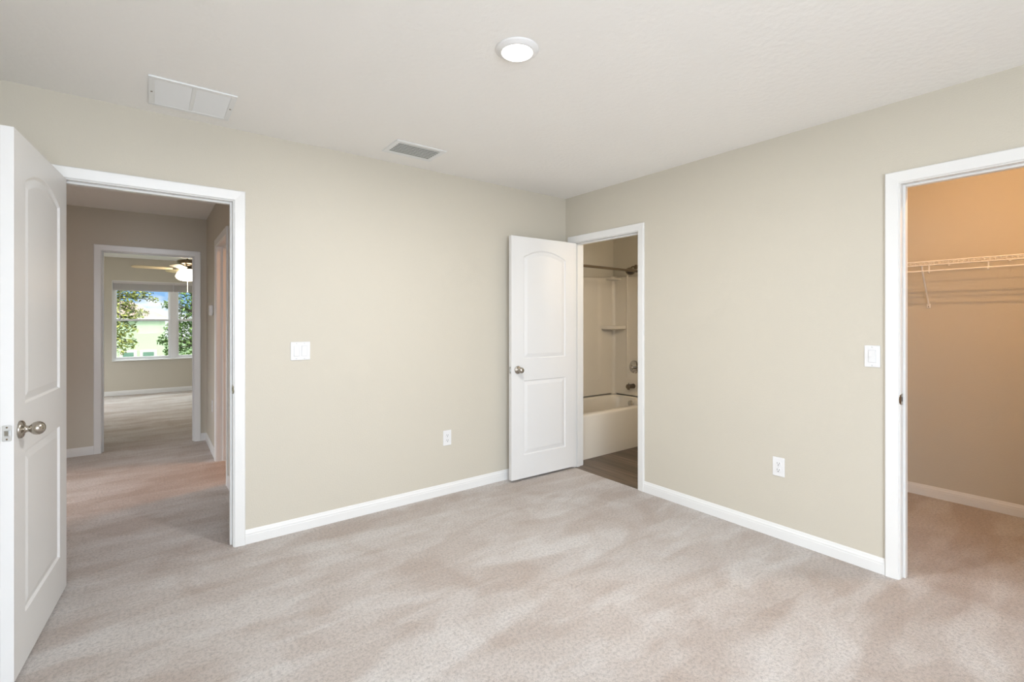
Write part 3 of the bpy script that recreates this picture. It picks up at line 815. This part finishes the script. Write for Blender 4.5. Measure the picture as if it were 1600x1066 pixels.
e = tag(empty('showerhead', (1.57, VY, 1.96)), 'dark metal shower head above the surround near the curtain rod', 'shower head')
mb = MB(); mb.lathe([(0.030, 0.0), (0.029, 0.006), (0.014, 0.012), (0, 0.012)], frameX(0, 0, 0), 24); mb.build('flange', M['dkmetal'], e)
mb = MB(); mb.tube([(-0.005, 0, 0), (-0.055, 0, 0.004), (-0.085, -0.002, -0.006), (-0.105, -0.006, -0.022)], 0.0085, 12); mb.build('shower_arm', M['dkmetal'], e)
hd = Vector((-0.62, -0.30, -0.72)).normalized()
mt = Matrix.Translation((-0.108, -0.008, -0.026)) @ hd.to_track_quat('Z', 'Y').to_matrix().to_4x4()
mb = MB(); mb.lathe([(0.012, -0.012), (0.016, 0.0), (0.016, 0.014), (0.030, 0.028), (0.052, 0.040), (0.055, 0.050), (0.051, 0.055), (0.0, 0.053)], mt, 32); mb.build('spray_head', M['dkmetal'], e)
mb = MB(); mb.lathe([(0.040, 0.0535), (0.036, 0.058), (0.0, 0.058)], mt, 24); mb.build('nozzle_face', M['slot'], e)
e = tag(empty('shower_curtain_rod', (0.125, 0.0, 1.838)), 'straight metal shower curtain rod spanning the tub alcove', 'curtain rod')
mb = MB(); mb.tube([(0.0, 0, 0.006), (1.44, 0, 0.0)], 0.0125, 16); mb.build('rod', M['dkmetal'], e)
for x, s in ((-0.004, 1), (1.444, -1)):
    mb = MB(); mb.lathe([(0.034, 0.0), (0.033, 0.010), (0.018, 0.022), (0.0, 0.022)], Matrix.Translation((x, 0, 0.003)) @ Matrix.Rotation(s * PI / 2, 4, 'Y'), 24); mb.build('flange', M['dkmetal'], e)

# ------------------------------------------------------------------ far room window and blind
w1 = struct(empty('window_1', (0, RY, 0)), 'white twin single hung window in the far room', 'window')
def wb(mb, x0, x1, z0, z1, y0, y1): mb.box((x0, y0, z0), (x1, y1, z1))
FW = 0.035; MX = (WX0 + WX1) / 2; MW = 0.055
mb = MB()
wb(mb, WX0, WX0 + FW, WZ0, WZ1, 0.03, 0.11); wb(mb, WX1 - FW, WX1, WZ0, WZ1, 0.03, 0.11)
wb(mb, WX0 + FW, WX1 - FW, WZ0, WZ0 + FW, 0.03, 0.11); wb(mb, WX0 + FW, WX1 - FW, WZ1 - FW, WZ1, 0.03, 0.11)
wb(mb, MX - MW, MX + MW, WZ0 + FW, WZ1 - FW, 0.03, 0.11)
bevel(mb.build('window_frame', M['vinylframe'], w1), 0.003)
mb = MB(); wb(mb, WX0 - 0.0, WX1 + 0.0, WZ0 - 0.003, WZ0 + 0.016, -0.030, 0.032); bevel(mb.build('window_sill', M['trim'], w1), 0.004)
mb = MB()
wb(mb, WX0, WX0 + 0.010, WZ0, WZ1, 0.0, 0.03); wb(mb, WX1 - 0.01, WX1, WZ0, WZ1, 0.0, 0.03); wb(mb, WX0, WX1, WZ1 - 0.012, WZ1, 0.0, 0.03)
mb.build('return', M['trim'], w1)
ZM = 1.333
for (xa, xb) in ((WX0 + FW, MX - MW), (MX + MW, WX1 - FW)):
    for (za, zb, ya) in ((ZM - 0.018, WZ1 - FW, 0.075), (WZ0 + FW, ZM + 0.018, 0.045)):
        s_ = 0.026
        mb = MB(); wb(mb, xa, xa + s_, za, zb, ya, ya + 0.028); wb(mb, xb - s_, xb, za, zb, ya, ya + 0.028)
        wb(mb, xa + s_, xb - s_, za, za + s_ + 0.006, ya, ya + 0.028); wb(mb, xa + s_, xb - s_, zb - s_ - 0.004, zb, ya, ya + 0.028)
        sa = bevel(mb.build('sash', M['vinylframe'], w1), 0.002)
        mb = MB(); wb(mb, xa + s_ - 0.003, xb - s_ + 0.003, za + s_, zb - s_, ya + 0.012, ya + 0.015); mb.build('pane', M['glass'], sa)
for k, (xa, xb) in enumerate(((WX0 + 0.014, MX - 0.004), (MX + 0.004, WX1 - 0.014))):
    e = tag(empty('window_blind', ((xa + xb) / 2, RY + 0.012, WZ1 - 0.012)), ('raised white mini blind over the left half of the far window', 'raised white mini blind over the right half of the far window')[k], 'blind', 'mini blinds raised on the far window')
    hw = (xb - xa) / 2
    mb = MB(); mb.box((-hw, -0.012, -0.040), (hw, 0.014, 0.0)); bevel(mb.build('headrail', M['blind'], e), 0.002)
    mb = MB()
    for q in range(26): mb.box((-hw + 0.006, -0.012, -0.044 - q * 0.0042), (hw - 0.006, 0.014, -0.0412 - q * 0.0042))
    mb.build('slats', M['blind'], e)
    mb = MB(); mb.box((-hw + 0.006, -0.012, -0.166), (hw - 0.006, 0.014, -0.151)); bevel(mb.build('bottom_rail', M['blind'], e), 0.002)
    mb = MB(); mb.tube([(-hw + 0.095, -0.018, -0.03), (-hw + 0.097, -0.020, -0.74)], 0.0042, 8); mb.build('tilt_wand', M['blind'], e)
# bedroom windows behind the viewpoint
for k, (xa, xb) in enumerate(((-3.78, -1.62),)):
    mb = MB(); f_ = 0.05; y0, y1 = -5.30, -5.25
    for a, b in (((xa, y0, 0.66), (xa + f_, y1, 2.08)), ((xb - f_, y0, 0.66), (xb, y1, 2.08)), ((xa, y0, 0.66), (xb, y1, 0.71)), ((xa, y0, 2.03), (xb, y1, 2.08)), ((xa, y0, 1.35), (xb, y1, 1.39)), ((-2.73, y0, 0.66), (-2.67, y1, 2.08))): mb.box(a, b)
    struct(mb.build('window_%d' % (k + 2), M['vinylframe']), 'wide white window frame in the wall behind the viewpoint', 'window')

# ------------------------------------------------------------------ ceiling fan
FX, FY = -2.625, 4.883
e = tag(empty('ceiling_fan', (FX, FY, H)), 'five blade ceiling fan with a glowing frosted bowl light', 'ceiling fan')
mb = MB(); mb.lathe([(0.0, 0.0), (0.068, 0.0), (0.066, -0.03), (0.040, -0.060), (0.014, -0.068), (0.0, -0.068)], None, 32); mb.build('canopy', M['dkmetal'], e)
mb = MB(); mb.tube([(0, 0, -0.06), (0, 0, -0.27)], 0.012, 12); mb.build('downrod', M['dkmetal'], e)
mb = MB(); mb.lathe([(0.0, -0.262), (0.085, -0.266), (0.115, -0.275), (0.122, -0.290), (0.122, -0.312), (0.110, -0.325), (0.060, -0.338), (0.045, -0.37), (0.060, -0.385), (0.075, -0.40), (0.0, -0.402)], None, 40); mb.build('motor_housing', M['dkmetal'], e)
base = math.radians(109)
for k in range(5):
    a = base - 2 * PI * k / 5
    mt = Matrix.Rotation(a, 4, 'Z') @ Matrix.Translation((0, 0, -0.398)) @ Matrix.Rotation(math.radians(11), 4, 'X')
    mb = MB(); n = 10; v = []
    outl = [(0.17, -0.045), (0.32, -0.056), (0.51, -0.064)] + [(0.55 + 0.070 * math.sin(t * PI / 12), -0.064 * math.cos(t * PI / 12)) for t in range(0, 13)] + [(0.51, 0.064), (0.32, 0.056), (0.17, 0.045)]
    for z in (-0.003, 0.003):
        v += [mt @ Vector((x, y, z)) for x, y in outl]
    m = len(outl)
    mb.add(v, [tuple(range(m)), tuple(range(m, 2 * m))[::-1]] + [(i, (i + 1) % m, m + (i + 1) % m, m + i) for i in range(m)])
    b_ = mb.build('blade', M['blade'], e)
    mb = MB(); mb.box((0.07, -0.016, -0.004), (0.24, 0.016, 0.006), mt @ Matrix.Translation((0, 0, 0.006)))
    mb.build('blade_iron', M['dkmetal'], b_)
mb = MB(); mb.lathe([(0.050, -0.395), (0.085, -0.412), (0.118, -0.445), (0.136, -0.485), (0.139, -0.505), (0.130, -0.525), (0.100, -0.548), (0.05, -0.562), (0.0, -0.566)], None, 40); o = mb.build('light_bowl', M['bowl'], e); o['label'] = 'glowing frosted glass bowl'
mb = MB(); mb.tube([(0.0, 0, -0.566), (0.0, 0, -0.70)], 0.003, 8); mb.lathe([(0.0, -0.70), (0.006, -0.705), (0.007, -0.72), (0.0, -0.73)], None, 12); mb.build('pull_chain', M['wire'], e)
fl_ = bpy.data.lights.new('fan_lamp', 'POINT'); fl_.energy = 6; fl_.color = (1.0, 0.75, 0.48); fl_.shadow_soft_size = 0.10
fo = bpy.data.objects.new('fan_lamp', fl_); C.objects.link(fo); fo.location = (FX, FY, H - 0.72)

# ------------------------------------------------------------------ outdoors
mb = MB(); mb.box((-60, RY + 0.4, -3.2), (60, 130, -3.0)); struct(mb.build('ground', M['lawn']), 'green lawn below the far window', 'ground')
def tree(name, label, blobs, mat, trunk, n_per, size):
    t = tag(empty(name, trunk[0]), label, 'tree')
    o0 = Vector(trunk[0])
    mb = MB()
    mb.tube([Vector(p) - o0 for p in trunk], [0.14 - 0.10 * i / (len(trunk) - 1) for i in range(len(trunk))], 8)
    tp = Vector(trunk[-1])
    for (x, y, z, r) in blobs:
        b = Vector((x, y, z)); q = min((Vector(p) for p in trunk[1:]), key=lambda p: (p - b).length)
        mb.tube([q - o0, (q + b) / 2 + Vector((0, 0, 0.05)) - o0, b - o0], [0.03, 0.018, 0.006], 5)
    mb.build('trunk', M['bark'], t)
    mb = MB()
    for (x, y, z, r) in blobs:
        n = int(n_per * (r / 0.4) ** 2)
        for i in range(n):
            d = Vector((random.gauss(0, 1), random.gauss(0, 1), random.gauss(0, 1))).normalized()
            rad = r * (0.35 + 0.75 * random.random() ** 0.6)
            p = Vector((x, y, z)) + d * rad - o0
            a = Vector((random.gauss(0, 1), random.gauss(0, 1), random.gauss(0, 0.6))).normalized()
            b = a.cross(Vector((random.gauss(0, 1), random.gauss(0, 1), random.gauss(0, 1)))).normalized()
            s = size * random.uniform(0.6, 1.3)
            mb.add([p - a * s, p + b * s * 0.45, p + a * s, p - b * s * 0.45], [(0, 1, 2, 3)])
    mb.build('foliage', M[mat], t, fix=False)
    return t
TY = 14.0
tree('oak_tree', 'leafy light green tree at the left of the far window view', [
    (-3.95, TY, 2.15, .34), (-3.62, TY, 1.98, .30), (-3.75, TY, 1.60, .36), (-3.42, TY, 1.52, .24), (-3.32, TY, 2.10, .22), (-3.08, TY, 2.02, .14), (-2.93, TY - .1, 1.93, .09), (-3.20, TY, 1.52, .13),
    (-3.98, TY, 1.25, .34), (-3.70, TY, 1.12, .24), (-3.42, TY, 1.10, .12), (-3.85, TY, 0.82, .24), (-3.58, TY, 0.80, .20), (-3.42, TY, 0.68, .13), (-3.66, TY, 0.52, .14), (-4.3, TY, 1.0, .5), (-4.4, TY, 2.1, .6), (-4.0, TY, 2.7, .55), (-3.3, TY, 2.75, .42)],
    'leaf', [(-4.9, TY + .2, -3.0), (-4.8, TY + .1, -0.5), (-4.5, TY, 1.0), (-4.1, TY, 1.9)], 420, 0.050)
tree('oak_tree', 'dense dark green tree at the right of the far window view', [
    (-2.56, TY, 1.82, .15), (-2.72, TY, 1.76, .08), (-2.45, TY, 1.58, .18), (-2.42, TY, 1.15, .24), (-2.62, TY, 1.02, .13), (-2.72, TY, 0.76, .15), (-2.50, TY, 0.74, .26), (-2.58, TY, 0.42, .16), (-2.85, TY, 0.72, .07), (-2.4, TY, 0.4, .22),
    (-2.15, TY, 1.95, .34), (-2.15, TY, 1.45, .36), (-2.05, TY, 0.95, .36), (-2.0, TY, 0.50, .34), (-1.6, TY, 1.2, .6), (-1.5, TY, 2.1, .6), (-2.1, TY, 2.5, .4)],
    'leafdark', [(-1.7, TY + .2, -3.0), (-1.8, TY + .1, -0.8), (-1.9, TY, 0.6), (-2.0, TY, 1.6)], 480, 0.050)
# neighbouring house
HYY = 45.0
e = tag(empty('house', (-5.0, HYY + 4, -3.0)), 'pale green house with brown hip roof seen beyond the trees', 'house')
def hv(x, y, z): return (x + 5.0, y - HYY - 4, z + 3.0)
mb = MB(); mb.box(hv(-9.6, HYY, -3.0), hv(-2.05, HYY + 8, 1.56)); mb.build('wall', M['stucco'], e)
mb = MB()
a, b, c, d = hv(-9.9, HYY - 0.3, 1.56), hv(-1.8, HYY - 0.3, 1.56), hv(-1.8, HYY + 8.3, 1.56), hv(-9.9, HYY + 8.3, 1.56)
r0, r1 = hv(-8.0, HYY + 4, 3.0), hv(-4.4, HYY + 4, 3.0)
mb.add([a, b, c, d, r0, r1], [(0, 1, 5, 4), (1, 2, 5), (2, 3, 4, 5), (3, 0, 4), (3, 2, 1, 0)])
mb.build('roof', M['roof'], e)
mb = MB(); mb.box(hv(-9.9, HYY - 0.33, 1.46), hv(-1.8, HYY - 0.28, 1.60)); mb.build('fascia', M['housetrim'], e)
for xa, xb in ((-4.73, -4.06), (-3.48, -2.78), (-6.6, -5.9)):
    mb = MB(); mb.box(hv(xa - .2, HYY - .06, -2.6), hv(xb + .2, HYY, -1.0)); tr_ = mb.build('window_trim', M['housetrim'], e)
    mb = MB(); mb.box(hv(xa, HYY - .08, -2.45), hv(xb, HYY - .05, -1.18)); mb.build('window_pane', M['houseglass'], tr_)
